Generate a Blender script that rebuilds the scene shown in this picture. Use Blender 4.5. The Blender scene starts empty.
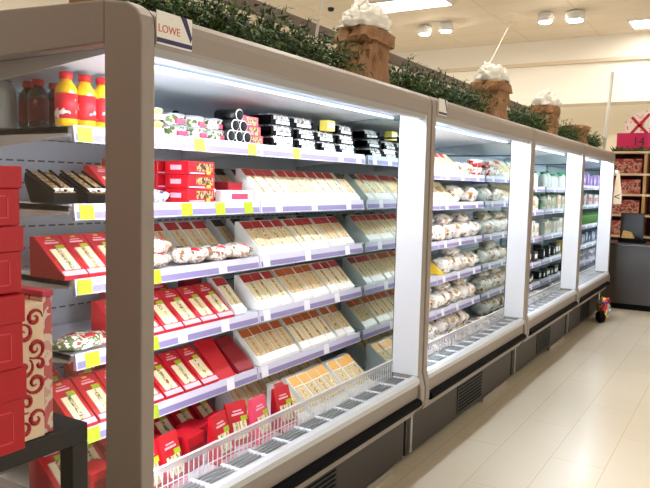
import bpy, bmesh, math, random
from mathutils import Vector, Matrix, noise
random.seed(7)
sc = bpy.context.scene
COL = sc.collection
PI = math.pi

# ------------------------------------------------------------ camera, world, exposure
cam_d = bpy.data.cameras.new('camera')
cam = bpy.data.objects.new('camera', cam_d); COL.objects.link(cam)
FPX = 690.0
cam_d.sensor_fit = 'HORIZONTAL'; cam_d.sensor_width = 36.0; cam_d.lens = 36.0 * FPX / 650.0
cam_d.clip_start = 0.05; cam_d.clip_end = 100
_R = Matrix(((0.85229684, 0.06469224, -0.51904239),
             (0.52255121, -0.06162161, 0.85037815),
             (0.02302864, -0.99600085, -0.08632491)))      # columns: image right, image down, forward
right, down, fwd = _R.col[0], _R.col[1], _R.col[2]
mw = Matrix((right, -down, -fwd)).transposed().to_4x4()
mw.translation = Vector((0, 0, 1.6))
cam.matrix_world = mw
sc.camera = cam

world = bpy.data.worlds.new('world'); sc.world = world
world.use_nodes = True
bg = world.node_tree.nodes['Background']
bg.inputs['Color'].default_value = (1.0, 0.94, 0.86, 1)
bg.inputs['Strength'].default_value = 0.85
sc.view_settings.view_transform = 'Standard'
sc.view_settings.look = 'None'
sc.view_settings.gamma = 1.0
sc.view_settings.use_curve_mapping = False
sc.view_settings.exposure = 0.62
LAMP_W = 40.0        # chiller canopy lamp strength
SIDE_W = 58.0         # upright lamp strength
PANEL_W = 11.0        # ceiling light panels
SPOT_W = 160.0

# ------------------------------------------------------------ materials
def srgb(r, g, b):
    f = lambda c: (c/255/12.92) if c/255 <= .04045 else ((c/255+.055)/1.055)**2.4
    return (f(r), f(g), f(b), 1)
MATS = {}
def mat(name, col, rough=.5, metal=0., emit=0., noise_amt=0., noise_scale=20., trans=0., coat=0.):
    if name in MATS: return MATS[name]
    m = bpy.data.materials.new(name); m.use_nodes = True
    nt = m.node_tree; p = nt.nodes['Principled BSDF']
    c = srgb(*col)
    p.inputs['Base Color'].default_value = c
    p.inputs['Roughness'].default_value = rough
    p.inputs['Metallic'].default_value = metal
    p.inputs['Coat Weight'].default_value = coat
    if trans: p.inputs['Transmission Weight'].default_value = trans
    if emit:
        p.inputs['Emission Color'].default_value = c
        p.inputs['Emission Strength'].default_value = emit
    if noise_amt:
        tc = nt.nodes.new('ShaderNodeTexCoord'); n = nt.nodes.new('ShaderNodeTexNoise')
        n.inputs['Scale'].default_value = noise_scale; n.inputs['Detail'].default_value = 4
        mx = nt.nodes.new('ShaderNodeMix'); mx.data_type = 'RGBA'
        k1 = 1 - noise_amt; k2 = 1 + noise_amt
        mx.inputs[6].default_value = (c[0]*k1, c[1]*k1, c[2]*k1, 1)
        mx.inputs[7].default_value = (min(1, c[0]*k2), min(1, c[1]*k2), min(1, c[2]*k2), 1)
        nt.links.new(tc.outputs['Object'], n.inputs['Vector'])
        nt.links.new(n.outputs['Fac'], mx.inputs[0]); nt.links.new(mx.outputs[2], p.inputs['Base Color'])
    MATS[name] = m; return m
def mottle(name, cols, scale=30., rough=.5, stretch=(1, 1, 1), coat=0., pos=None):
    """several colours in blotches (food, printed card, crumpled film)"""
    if name in MATS: return MATS[name]
    m = bpy.data.materials.new(name); m.use_nodes = True
    nt = m.node_tree; p = nt.nodes['Principled BSDF']
    p.inputs['Roughness'].default_value = rough; p.inputs['Coat Weight'].default_value = coat
    tc = nt.nodes.new('ShaderNodeTexCoord'); mp = nt.nodes.new('ShaderNodeMapping')
    mp.inputs['Scale'].default_value = stretch
    oi = nt.nodes.new('ShaderNodeObjectInfo'); ad = nt.nodes.new('ShaderNodeVectorMath'); ad.operation = 'ADD'
    n = nt.nodes.new('ShaderNodeTexNoise'); n.inputs['Scale'].default_value = scale; n.inputs['Detail'].default_value = 3
    r = nt.nodes.new('ShaderNodeValToRGB'); r.color_ramp.interpolation = 'CONSTANT' if len(cols) > 2 else 'LINEAR'
    k = len(cols)
    while len(r.color_ramp.elements) < k: r.color_ramp.elements.new(.5)
    for i, c in enumerate(cols):
        r.color_ramp.elements[i].position = pos[i] if pos else (0 if i == 0 else .34 + .32*i/k)
        r.color_ramp.elements[i].color = srgb(*c)
    nt.links.new(tc.outputs['Object'], mp.inputs['Vector'])
    nt.links.new(mp.outputs['Vector'], ad.inputs[0]); nt.links.new(oi.outputs['Random'], ad.inputs[1])
    nt.links.new(ad.outputs[0], n.inputs['Vector']); nt.links.new(n.outputs['Fac'], r.inputs['Fac'])
    nt.links.new(r.outputs['Color'], p.inputs['Base Color'])
    MATS[name] = m; return m
def clear(name, tint=(235, 240, 240), refl=.1, alpha=.25, rough=.05):
    """thin clear sheet: mostly see-through, some gloss, a little milky body"""
    if name in MATS: return MATS[name]
    m = bpy.data.materials.new(name); m.use_nodes = True
    nt = m.node_tree; nt.nodes.clear()
    out = nt.nodes.new('ShaderNodeOutputMaterial')
    tr = nt.nodes.new('ShaderNodeBsdfTransparent'); gl = nt.nodes.new('ShaderNodeBsdfGlossy'); df = nt.nodes.new('ShaderNodeBsdfDiffuse')
    df.inputs['Color'].default_value = srgb(*tint); gl.inputs['Roughness'].default_value = rough
    a = nt.nodes.new('ShaderNodeMixShader'); a.inputs[0].default_value = alpha
    b = nt.nodes.new('ShaderNodeMixShader'); b.inputs[0].default_value = refl
    nt.links.new(tr.outputs[0], a.inputs[1]); nt.links.new(df.outputs[0], a.inputs[2])
    nt.links.new(a.outputs[0], b.inputs[1]); nt.links.new(gl.outputs[0], b.inputs[2])
    nt.links.new(b.outputs[0], out.inputs[0])
    MATS[name] = m; return m

M_TAUPE = mat('taupe_paint', (157, 146, 137), .45, noise_amt=.04, noise_scale=60)
M_WHITE = mat('white_enamel', (238, 240, 242), .35)
M_INNER = mat('chiller_liner', (205, 212, 218), .45)
M_SHELF = mat('shelf_enamel', (226, 229, 234), .4)
M_STRIP = mat('ticket_strip_plastic', (208, 206, 222), .3)
M_LILAC = mat('lilac_insert', (138, 126, 170), .4)
M_YTAG = mat('lime_tag', (172, 194, 30), .5)
M_WTAG = mat('white_tag', (240, 240, 244), .5, noise_amt=.06, noise_scale=90)
M_LAMP = mat('lamp_glow', (230, 240, 255), .5, emit=LAMP_W)
M_SIDELAMP = mat('side_lamp_glow', (230, 240, 255), .5, emit=SIDE_W)
M_BLACK = mat('black_rubber', (7, 7, 8), .65)
M_BLACK.node_tree.nodes['Principled BSDF'].inputs['Specular IOR Level'].default_value = .08
M_KICK = mat('kick_grey', (54, 48, 44), .45, noise_amt=.06)
M_VENT = mat('vent_black', (34, 36, 40), .5)
M_STEEL = mat('brushed_steel', (190, 192, 192), .3, metal=.8)
M_DGREY = mat('grille_slot', (128, 132, 134), .6)
M_MIRROR = mat('mirror_glass', (206, 216, 213), .03, metal=1.)
M_GLASS = clear('pane_glass', refl=.07, alpha=.02)
M_ACRYL = clear('acrylic', (240, 242, 244), .08, .3)
M_GUARD = clear('guard_sheet', (240, 242, 244), .05, .06)
M_FILM = clear('film', (245, 245, 245), .14, .12, .12)
M_RED = mat('red_card', (192, 14, 30), .42)
M_DRED = mat('dark_red_card', (140, 16, 28), .45)
M_PINK = mat('pink_label', (240, 178, 190), .5, noise_amt=.12, noise_scale=90)
M_CARD = mat('white_card', (244, 242, 234), .5)
M_ORANGE = mat('orange_label', (192, 96, 40), .5, noise_amt=.1, noise_scale=80)
M_REDLAB = mat('brick_red_label', (178, 40, 38), .5, noise_amt=.1, noise_scale=80)
M_BREAD = mat('bread', (238, 222, 182), .75, noise_amt=.12, noise_scale=80)
M_BROWNB = mat('brown_bread', (222, 198, 154), .75, noise_amt=.14, noise_scale=80)
FILL = [mottle('salad_filling', [(84, 104, 44), (190, 190, 140), (226, 214, 170), (150, 90, 60)], 70),
        mottle('prawn_filling', [(222, 132, 92), (240, 214, 180), (120, 140, 60), (236, 170, 130)], 70),
        mottle('ham_filling', [(206, 110, 104), (238, 214, 170), (110, 130, 64), (190, 90, 70)], 70),
        mottle('egg_filling', [(236, 214, 130), (246, 234, 200), (110, 100, 60), (226, 196, 110)], 70)]
M_KRAFT = mat('kraft_paper', (158, 118, 82), .75, noise_amt=.24, noise_scale=14)
M_FLUFF = mat('white_wadding', (250, 246, 236), .9)
M_LEAF = mottle('fir_green', [(24, 46, 16), (56, 88, 34), (36, 62, 24), (100, 124, 56)], 24, .6)
M_TWIG = mat('twig', (66, 48, 30), .8)

# ------------------------------------------------------------ mesh builder
class MB:
    def __init__(s): s.v = []; s.f = []; s.m = []; s.mats = []; s.sm = []
    def mi(s, m):
        if m not in s.mats: s.mats.append(m)
        return s.mats.index(m)
    def add(s, vs, fs, m, smooth=False):
        b = len(s.v); s.v += [tuple(v) for v in vs]; k = s.mi(m)
        for f in fs: s.f.append([b+i for i in f]); s.m.append(k); s.sm.append(smooth)
    def box(s, x0, x1, y0, y1, z0, z1, m):
        vs = [(x, y, z) for x in (x0, x1) for y in (y0, y1) for z in (z0, z1)]
        s.add(vs, [(0, 1, 3, 2), (4, 6, 7, 5), (0, 4, 5, 1), (2, 3, 7, 6), (0, 2, 6, 4), (1, 5, 7, 3)], m); return s
    def prism(s, poly, y0, y1, m):
        n = len(poly); a = sum(poly[i][0]*poly[(i+1) % n][1]-poly[(i+1) % n][0]*poly[i][1] for i in range(n))
        if a < 0: poly = poly[::-1]
        vs = [(x, y0, z) for x, z in poly] + [(x, y1, z) for x, z in poly]
        fs = [tuple(range(n)), tuple(range(2*n-1, n-1, -1))]
        fs += [(i, i+n, (i+1) % n+n, (i+1) % n) for i in range(n)]
        s.add(vs, fs, m); return s
    def quad(s, a, b, c, d, m): s.add([a, b, c, d], [(0, 1, 2, 3)], m); return s
    def slab(s, a, b, c, d, t, m):
        """quad with thickness t on its normal side"""
        a, b, c, d = map(Vector, (a, b, c, d)); n = (b-a).cross(d-a).normalized()*t
        vs = [a, b, c, d, a+n, b+n, c+n, d+n]
        s.add(vs, [(3, 2, 1, 0), (4, 5, 6, 7), (0, 1, 5, 4), (1, 2, 6, 5), (2, 3, 7, 6), (3, 0, 4, 7)], m); return s
    def tube(s, pts, r, m, n=8, cap=True):
        pts = [Vector(p) for p in pts]; rs = r if isinstance(r, (list, tuple)) else [r]*len(pts)
        vs = []
        for i, p in enumerate(pts):
            t = (pts[min(i+1, len(pts)-1)]-pts[max(i-1, 0)]).normalized()
            u = t.cross(Vector((0, 0, 1)) if abs(t.z) < .9 else Vector((1, 0, 0))).normalized(); w = t.cross(u)
            for k in range(n):
                a = 2*PI*k/n; vs.append(p+(u*math.cos(a)+w*math.sin(a))*rs[i])
        fs = []
        for i in range(len(pts)-1):
            for k in range(n): fs.append((i*n+k, i*n+(k+1) % n, (i+1)*n+(k+1) % n, (i+1)*n+k))
        if cap: fs += [tuple(range(n-1, -1, -1)), tuple((len(pts)-1)*n+k for k in range(n))]
        s.add(vs, fs, m, True); return s
    def lathe(s, prof, m, n=16, c=(0, 0, 0), sq=1.):
        vs = [(c[0]+r*math.cos(2*PI*k/n), c[1]+sq*r*math.sin(2*PI*k/n), c[2]+z) for r, z in prof for k in range(n)]
        fs = [(i*n+k, i*n+(k+1) % n, (i+1)*n+(k+1) % n, (i+1)*n+k) for i in range(len(prof)-1) for k in range(n)]
        fs += [tuple(range(n-1, -1, -1)), tuple((len(prof)-1)*n+k for k in range(n))]
        s.add(vs, fs, m, True); return s
    def blob(s, c, rad, m, seed=0, amp=.2, freq=2.5, nu=12, nv=8, flat=0.):
        vs = []; c = Vector(c)
        for j in range(nv+1):
            th = PI*j/nv
            for k in range(nu):
                ph = 2*PI*k/nu
                d = Vector((math.sin(th)*math.cos(ph), math.sin(th)*math.sin(ph), math.cos(th)))
                q = 1+amp*noise.noise(d*freq+Vector((seed*7.3, seed*3.1, seed*1.7)))*2
                z = d.z*q*rad[2]
                if flat and z < -flat*rad[2]: z = -flat*rad[2]
                vs.append((c.x+d.x*q*rad[0], c.y+d.y*q*rad[1], c.z+z))
        fs = [(j*nu+k, (j+1)*nu+k, (j+1)*nu+(k+1) % nu, j*nu+(k+1) % nu) for j in range(nv) for k in range(nu)]
        s.add(vs, fs, m, True); return s
    def build(s, name, parent=None, bevel=0., seg=2):
        me = bpy.data.meshes.new(name); me.from_pydata(s.v, [], s.f)
        for m in s.mats: me.materials.append(m)
        me.polygons.foreach_set('material_index', s.m); me.polygons.foreach_set('use_smooth', s.sm)
        bm = bmesh.new(); bm.from_mesh(me); bmesh.ops.remove_doubles(bm, verts=bm.verts, dist=1e-6)
        bmesh.ops.recalc_face_normals(bm, faces=bm.faces); bm.to_mesh(me); bm.free(); me.update()
        o = bpy.data.objects.new(name, me); COL.objects.link(o)
        if parent: o.parent = parent
        if bevel:
            b = o.modifiers.new('bevel', 'BEVEL'); b.width = bevel; b.segments = seg; b.limit_method = 'ANGLE'
        return o
def tag(o, label, cat, group=None, kind=None):
    if label: o['label'] = label
    if cat: o['category'] = cat
    if group: o['group'] = group
    if kind: o['kind'] = kind
    return o
def thing(name, loc, label, cat, group=None, rz=0):
    o = bpy.data.objects.new(name, None); COL.objects.link(o); o.location = loc; o.rotation_euler.z = rz
    o.empty_display_size = .1
    return tag(o, label, cat, group)
def struct(mb, name, bevel=0.):
    o = mb.build(name, None, bevel); o['kind'] = 'structure'; return o
def copy_tree(o, parent=None):
    c = o.copy(); COL.objects.link(c)
    if parent: c.parent = parent
    for ch in list(o.children): copy_tree(ch, c)
    return c
PLACED = []        # (object, chiller key, shelf key, description, sort position)
PROTO = {}
def put(key, maker, loc, rz=0., scale=(1, 1, 1)):
    if key not in PROTO: PROTO[key] = o = maker()
    else:
        o = copy_tree(PROTO[key])
        for k in ('label', 'category', 'group'):
            if k in o: del o[k]
    o.location = loc; o.rotation_euler = (0, 0, rz); o.scale = scale
    return o
def text_mesh(body, size, m, name, parent, loc, rot, ext=.0006):
    cu = bpy.data.curves.new(name, 'FONT'); cu.body = body; cu.size = size; cu.extrude = ext
    cu.align_x = 'CENTER'; cu.align_y = 'CENTER'
    t = bpy.data.objects.new(name, cu); COL.objects.link(t)
    dg = bpy.context.evaluated_depsgraph_get(); me = bpy.data.meshes.new_from_object(t.evaluated_get(dg))
    bpy.data.objects.remove(t)
    o = bpy.data.objects.new(name, me); COL.objects.link(o); me.materials.clear(); me.materials.append(m)
    o.parent = parent; o.location = loc; o.rotation_euler = rot
    return o

# ------------------------------------------------------------ the room
def floor_mat():
    m = bpy.data.materials.new('vinyl_floor_tiles'); m.use_nodes = True
    nt = m.node_tree; p = nt.nodes['Principled BSDF']; p.inputs['Roughness'].default_value = .24
    p.inputs['Specular IOR Level'].default_value = .5
    tc = nt.nodes.new('ShaderNodeTexCoord'); mp = nt.nodes.new('ShaderNodeMapping')
    mp.inputs['Rotation'].default_value = (0, 0, -PI/2); mp.inputs['Location'].default_value = (.12, .003, 0)
    b = nt.nodes.new('ShaderNodeTexBrick'); b.inputs['Scale'].default_value = 1.
    b.inputs['Brick Width'].default_value = 1.22; b.inputs['Row Height'].default_value = .305
    b.inputs['Mortar Size'].default_value = .0022; b.inputs['Mortar Smooth'].default_value = .2; b.offset = .5
    b.inputs['Color1'].default_value = srgb(204, 193, 170); b.inputs['Color2'].default_value = srgb(208, 197, 175)
    b.inputs['Mortar'].default_value = srgb(188, 168, 132)
    n = nt.nodes.new('ShaderNodeTexNoise'); n.inputs['Scale'].default_value = 3; n.inputs['Detail'].default_value = 5
    rr = nt.nodes.new('ShaderNodeMapRange'); rr.inputs[3].default_value = .17; rr.inputs[4].default_value = .30
    nt.links.new(tc.outputs['Object'], mp.inputs['Vector']); nt.links.new(mp.outputs['Vector'], b.inputs['Vector'])
    nt.links.new(b.outputs['Color'], p.inputs['Base Color'])
    nt.links.new(tc.outputs['Object'], n.inputs['Vector']); nt.links.new(n.outputs['Fac'], rr.inputs[0]); nt.links.new(rr.outputs[0], p.inputs['Roughness'])
    return m
def ceiling_mat():
    m = bpy.data.materials.new('ceiling_tiles'); m.use_nodes = True
    nt = m.node_tree; p = nt.nodes['Principled BSDF']; p.inputs['Roughness'].default_value = .9
    tc = nt.nodes.new('ShaderNodeTexCoord'); b = nt.nodes.new('ShaderNodeTexBrick'); b.offset = 0
    b.inputs['Scale'].default_value = 1.; b.inputs['Brick Width'].default_value = 1.2; b.inputs['Row Height'].default_value = .6
    b.inputs['Mortar Size'].default_value = .012
    b.inputs['Color1'].default_value = srgb(240, 230, 214); b.inputs['Color2'].default_value = srgb(237, 227, 210)
    b.inputs['Mortar'].default_value = srgb(226, 212, 190)
    nt.links.new(tc.outputs['Object'], b.inputs['Vector']); nt.links.new(b.outputs['Color'], p.inputs['Base Color'])
    return m
CEIL = 4.3
struct(MB().box(-12, 8, -3, 14.2, -.1, 0, floor_mat()), 'floor')
struct(MB().box(-12, 8, -3, 14.2, CEIL, CEIL+.1, ceiling_mat()), 'ceiling')
M_UPPER = mat('cream_wall', (250, 246, 236), .9)
M_LOWER = mat('deep_cream_wall', (244, 234, 212), .9)
struct(MB().box(-12, 8, 13.0, 13.5, 3.14, CEIL, M_UPPER), 'wall_bulkhead')
struct(MB().box(-12, 8, 14.0, 14.2, 0, 3.2, M_LOWER), 'wall_back')
struct(MB().box(-12, 8, -3.2, -3.0, 0, CEIL, mat('light_stop_brown', (150, 130, 108), .9)), 'wall_light_stop')  # unseen wall added to block world light coming from behind the camera
struct(MB().box(-12, 8, 12.94, 13.0, 3.84, 3.90, mat('beam_cream', (222, 208, 184), .8)), 'trim_1')

M_PANELGLOW = mat('panel_glow', (255, 250, 238), .5, emit=PANEL_W)
def ceiling_panel(x, y, label, sx=1.2, sy=.6):
    t = thing('ceiling_light_panel', (x, y, CEIL), label, 'ceiling light')
    f = MB()
    for a in (-1, 1):
        f.box(-sx/2-.03, sx/2+.03, a*sy/2-.015, a*sy/2+.015, -.03, 0, M_WHITE)
        f.box(a*sx/2-.015, a*sx/2+.015, -sy/2, sy/2, -.03, 0, M_WHITE)
    f.build('frame', t)
    MB().box(-sx/2+.015, sx/2-.015, -sy/2+.015, sy/2-.015, -.018, -.004, M_PANELGLOW).build('diffuser', t)
ceiling_panel(-4.5, 9.55, 'bright rectangular ceiling light panel above the brown paper bag at top')
ceiling_panel(-1.35, 12.3, 'small bright ceiling light panel at the far right edge', .9, .6)
ceiling_panel(1.6, 5.5, 'added unseen ceiling light panel over the middle of the aisle', 1.2, .6)  # out-of-view panel added to light the chiller fronts from the aisle side
ceiling_panel(1.6, 1.2, 'added unseen ceiling light panel over the near end of the aisle', 1.2, .6)  # second added aisle panel, also out of view, for fill light
for k in range(4): ceiling_panel(-2.15, .6+2.3*k, '%s ceiling light panel from the near end, over the chillers' % ('first', 'second', 'third', 'fourth')[k], .6, 1.2)
M_SPOTGLOW = mat('spot_glow', (255, 244, 228), .5, emit=SPOT_W)
def spotlight(x, y, label, r=.13):
    t = thing('ceiling_spotlight', (x, y, CEIL), label, 'spotlight', None)
    MB().lathe([(r*.5, -.02), (r, -.03), (r*1.05, -.09), (r, -.14), (r*.8, -.15)][::-1], M_WHITE, 18).build('housing', t)
    MB().lathe([(r*.78, -.158), (r*.78, -.151)], M_SPOTGLOW, 18).build('lens', t)
    MB().lathe([(r*.5, -.02), (r*.5, 0)], M_WHITE, 14).build('mount', t)
spotlight(-2.41, 11.05, 'larger round ceiling spotlight of the right pair', .14)
spotlight(-2.83, 10.95, 'smaller round ceiling spotlight left in the right pair', .11)
spotlight(-4.82, 10.95, 'left ceiling spotlight of the pair behind the paper bag', .11)
spotlight(-4.42, 10.90, 'right ceiling spotlight of the pair behind the paper bag', .11)
tag(MB().lathe([(.035, CEIL-.05), (.05, CEIL-.03), (.05, CEIL)], M_VENT, 12, (-5.66, 9.29, 0)).build('ceiling_sensor'),
    'small black round sensor on the beige ceiling', 'sensor')

# ------------------------------------------------------------ chillers
def liner_mat():
    m = bpy.data.materials.new('slotted_liner'); m.use_nodes = True
    nt = m.node_tree; p = nt.nodes['Principled BSDF']; p.inputs['Roughness'].default_value = .45
    tc = nt.nodes.new('ShaderNodeTexCoord'); sp = nt.nodes.new('ShaderNodeSeparateXYZ'); 
    def M(op, a, b):
        n = nt.nodes.new('ShaderNodeMath'); n.operation = op
        if hasattr(a, 'links'): nt.links.new(a, n.inputs[0])
        else: n.inputs[0].default_value = a
        if hasattr(b, 'links'): nt.links.new(b, n.inputs[1])
        else: n.inputs[1].default_value = b
        return n.outputs[0]
    fy = M('FRACT', M('DIVIDE', sp.outputs['Y'], .045), 0.); fz = M('FRACT', M('DIVIDE', sp.outputs['Z'], .083), 0.)
    k = M('MULTIPLY', M('LESS_THAN', fy, .68), M('LESS_THAN', fz, .075))
    mx = nt.nodes.new('ShaderNodeMix'); mx.data_type = 'RGBA'
    mx.inputs[6].default_value = srgb(196, 204, 211); mx.inputs[7].default_value = srgb(88, 92, 98)
    nt.links.new(tc.outputs['Object'], sp.inputs[0]); nt.links.new(k, mx.inputs[0]); nt.links.new(mx.outputs[2], p.inputs['Base Color'])
    return m
M_LINER = liner_mat()
M_EDGE = mat('front_edge_grey', (206, 208, 210), .3)
M_LIP = mat('pale_grey_lip', (168, 168, 166), .4)
XB, XF = -2.45, -1.50
SHX = -1.87          # shelf fronts
ORD = ['first', 'second', 'third', 'fourth', 'fifth', 'sixth', 'seventh', 'eighth', 'ninth', 'tenth', 'eleventh', 'twelfth',
       'thirteenth', 'fourteenth', 'fifteenth', 'sixteenth', 'seventeenth', 'eighteenth', 'nineteenth', 'twentieth']
CAB = {1: 'nearest chiller', 2: 'second chiller', 3: 'third chiller', 4: 'farthest chiller'}
SHN = {1: 'top shelf', 2: 'second shelf down', 3: 'third shelf down', 4: 'fourth shelf down', 5: 'lowest shelf', 6: 'bottom deck'}
def frame_poly(x0, x1, up=0.):   # upright outline in XZ, rounded at the top, stepped back below the bumper
    return [(x0, 2.10+up), (x1-.055, 2.10+up*.35), (x1-.024, 2.092), (x1-.006, 2.07), (x1, 2.04), (x1, .56), (x1+.02, .48), (x1+.02, .40), (x1-.04, .315), (x1-.115, .30), (x1-.115, .02), (x0, .02)]
def chiller(key, y0, y1, shelves, label, tags, glazed=False, splits=()):
    t = thing('refrigerated_display_cabinet', (0, y0, 0), label, 'chiller')
    Lc = y1-y0; T = .055
    # end panels
    for e, (a, b) in enumerate(((0, T), (Lc-T, Lc))):
        inner_near = (e == 0)
        m = MB(); m.prism(frame_poly(-1.655, XF, .028 if glazed and inner_near else 0.), a, b, M_TAUPE)
        m.prism([(XB, 2.0), (XB, 2.165 if glazed and inner_near else 2.10), (-1.6551, 2.128 if glazed and inner_near else 2.10), (-1.6551, 2.0)], a, b, M_TAUPE)
        m.box(XB, -1.655, a, b, .02, .5, M_TAUPE)
        m.box(XB, -2.40, a, b, .5, 2.0, M_TAUPE)
        fr = m.build('end_panel', t, .006, 2)
        if inner_near:
            MB().box(-2.40, -1.655, a+.02, a+.028, .5, 2.0, M_GLASS if glazed else M_MIRROR).build('side_glass', fr)
            MB().box(-1.653, -1.56, b, b+.004, .56, 1.97, M_WHITE).build('white_reveal', fr)
            MB().box(-1.60, -1.575, b+.004, b+.016, .62, 1.93, M_SIDELAMP).build('upright_lamp', fr)
        else:
            mi = MB().box(-2.40, -1.665, a+.012, a+.02, .5, 2.0, M_MIRROR).build('mirror_glass', fr)
            e_ = MB().box(-1.668, -1.660, a+.004, a+.02, .55, 1.99, M_BLACK); e_.box(-2.35, -1.66, a+.004, a+.02, 1.86, 1.868, M_BLACK); e_.build('mirror_edging', fr)
            MB().box(-1.66, XF-.004, a-.004, a, .55, 1.985, M_WHITE).build('white_reveal', fr)
    # canopy
    hp = [(XB, 2.0), (XB, 2.10), (-1.55, 2.10), (-1.525, 2.093), (-1.508, 2.075), (XF, 2.05), (XF, 1.995), (-1.506, 1.985), (-1.545, 1.985), (-1.56, 2.0)]
    cn = MB().prism(hp, T, Lc-T, M_TAUPE).build('canopy', t)
    MB().prism([(-1.506, 1.985), (-1.512, 1.962), (-1.53, 1.955), (-1.55, 1.962), (-1.55, 1.985)], T, Lc-T, M_LIP).build('canopy_lip', cn)
    MB().prism([(-1.60, 1.999), (-1.562, 1.999), (-1.562, 1.968), (-1.60, 1.984)], T+.01, Lc-T-.01, M_TAUPE).build('lamp_housing', cn)
    MB().prism([(-1.60, 1.983), (-1.563, 1.967), (-1.5635, 1.9655), (-1.6005, 1.9815)], T+.03, Lc-T-.03, M_LAMP).build('canopy_lamp', cn)
    rf = MB().prism([(-1.60, 1.997), (-1.62, 1.992), (-2.30, 1.93), (-2.38, 1.90), (-2.38, 1.999), (-1.60, 1.999)], T, Lc-T, M_INNER).build('inner_ceiling', cn)
    MB().box(-1.74, -1.68, T+.05, Lc-T-.05, 1.962, 1.974, M_INNER).build('air_louvre', cn)
    # liner and base
    MB().box(-2.38, -2.34, T, Lc-T, .46, 1.93, M_LINER).build('back_panel', t)
    base = MB().prism([(XB, .3), (XB, .47), (-1.67, .47), (-1.655, .505), (-1.535, .515), (-1.50, .50), (XF, .44), (-1.503, .37), (-1.522, .322), (-1.60, .31)], T, Lc-T, M_TAUPE).build('base_tray', t)
    MB().box(-2.34, -1.668, T, Lc-T, .471, .478, M_SHELF).build('deck_plate', base)
    MB().prism([(-1.535, .515), (-1.53, .548), (-1.505, .545), (-1.492, .53), (-1.492, .505), (-1.50, .50)], T, Lc-T, M_EDGE).build('front_lip', base)
    g = MB(); g.box(-1.652, -1.536, T, Lc-T, .510, .518, M_DGREY)
    n = int((Lc-2*T)/.16)
    for k in range(n+1):
        y = T+(Lc-2*T)*k/n; g.box(-1.652, -1.536, y-.007, y+.007, .518, .527, M_WHITE)
    for k in range(6): x = -1.648+k*.0195; g.box(x, x+.006, T, Lc-T, .518, .524, M_STEEL)
    g.build('air_grille', base)
    bp = MB().prism([(-1.503, .428), (-1.475, .424), (-1.465, .412), (-1.465, .396), (-1.475, .384), (-1.51, .382)], T+.01, Lc-T-.01, M_BLACK).build('bumper_rail', t, .003)
    k_ = MB().box(XB+.05, -1.60, .01, Lc-.01, .04, .31, M_KICK).build('kick_panel', t)
    kv = MB(); a0 = Lc*.40; kv.box(-1.60, -1.594, a0, a0+.50, .06, .29, M_VENT)
    for q in range(9): kv.box(-1.597, -1.591, a0+.02, a0+.48, .075+q*.024, .083+q*.024, M_BLACK)
    kv.build('vent_panel', k_)
    tr = MB().box(-1.60, -1.592, Lc*.66, Lc*.93, .0, .035, M_TAUPE); tr.build('toe_plate', k_)
    ft = MB()
    for y in (.12, Lc/2, Lc-.12):
        for x in (-2.3, -1.72): ft.lathe([(.03, 0), (.03, .04)], M_BLACK, 10, (x, y, 0))
    ft.build('foot', t)
    MB().box(-1.601, -1.588, .05, .075, .05, .30, M_STEEL).build('trim_clip', k_)
    # fence
    f = MB(); fx = -1.66
    f.box(fx-.002, fx+.002, T, Lc-T, .595, .617, M_ACRYL); f.box(fx-.003, fx+.003, T, Lc-T, .617, .622, M_WHITE)
    f.box(fx-.003, fx+.003, T, Lc-T, .488, .494, M_WHITE); f.box(fx-.002, fx+.002, T, Lc-T, .545, .548, M_WHITE)
    nb = int((Lc-2*T)/.026)
    for k in range(nb):
        y = T+.01+(Lc-2*T-.02)*k/(nb-1); f.box(fx-.0015, fx+.0015, y-.0016, y+.0016, .488, .597, M_WHITE)
    fn = f.build('product_fence', t)
    MB().box(fx+.003, fx+.006, T, Lc-T, .49, .615, M_GUARD).build('acrylic_guard', fn)
    # shelves
    for si, z in enumerate(shelves):
        cuts = [T+.004]+[c-y0 for c in splits]+[Lc-T-.004]
        for a, b in zip(cuts[:-1], cuts[1:]):
            a += .004; b -= .004
            s = MB(); s.box(-2.335, SHX-.012, a, b, z-.022, z-.002, M_SHELF)
            s.prism([(-2.335, z-.002), (-2.335, z-.07), (SHX-.03, z-.03), (SHX-.03, z-.002)], a, a+.003, M_SHELF)
            s.prism([(-2.335, z-.002), (-2.335, z-.07), (SHX-.03, z-.03), (SHX-.03, z-.002)], b-.003, b, M_SHELF)
            so = s.build('shelf', t)
            st = MB().prism([(SHX-.012, z-.05), (SHX-.012, z+.004), (SHX-.004, z+.004), (SHX+.004, z-.05)], a, b, M_STRIP)
            def on(zz): return SHX-.004+(z+.004-zz)/.054*.008
            st.slab((on(z-.045)+.0002, a+.006, z-.045), (on(z-.045)+.0002, b-.006, z-.045), (on(z-.022)+.0002, b-.006, z-.022), (on(z-.022)+.0002, a+.006, z-.022), .0006, M_LILAC)
            st.build('ticket_strip', so)
            for ty, col in tags.get(si+1, ()):
                ty -= y0
                if a+.03 < ty < b-.03:
                    w = .03 if col == 'y' else .026
                    tg = MB().slab((on(z-.048)+.0012, ty-w, z-.048), (on(z-.048)+.0012, ty+w, z-.048), (on(z+.001)+.0012, ty+w, z+.001), (on(z+.001)+.0012, ty-w, z+.001), .0012, M_YTAG if col == 'y' else M_WTAG)
                    tg.build('price_tag', so)
    return t
Z1 = [1.768, 1.513, 1.264, 1.012, .748]
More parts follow.
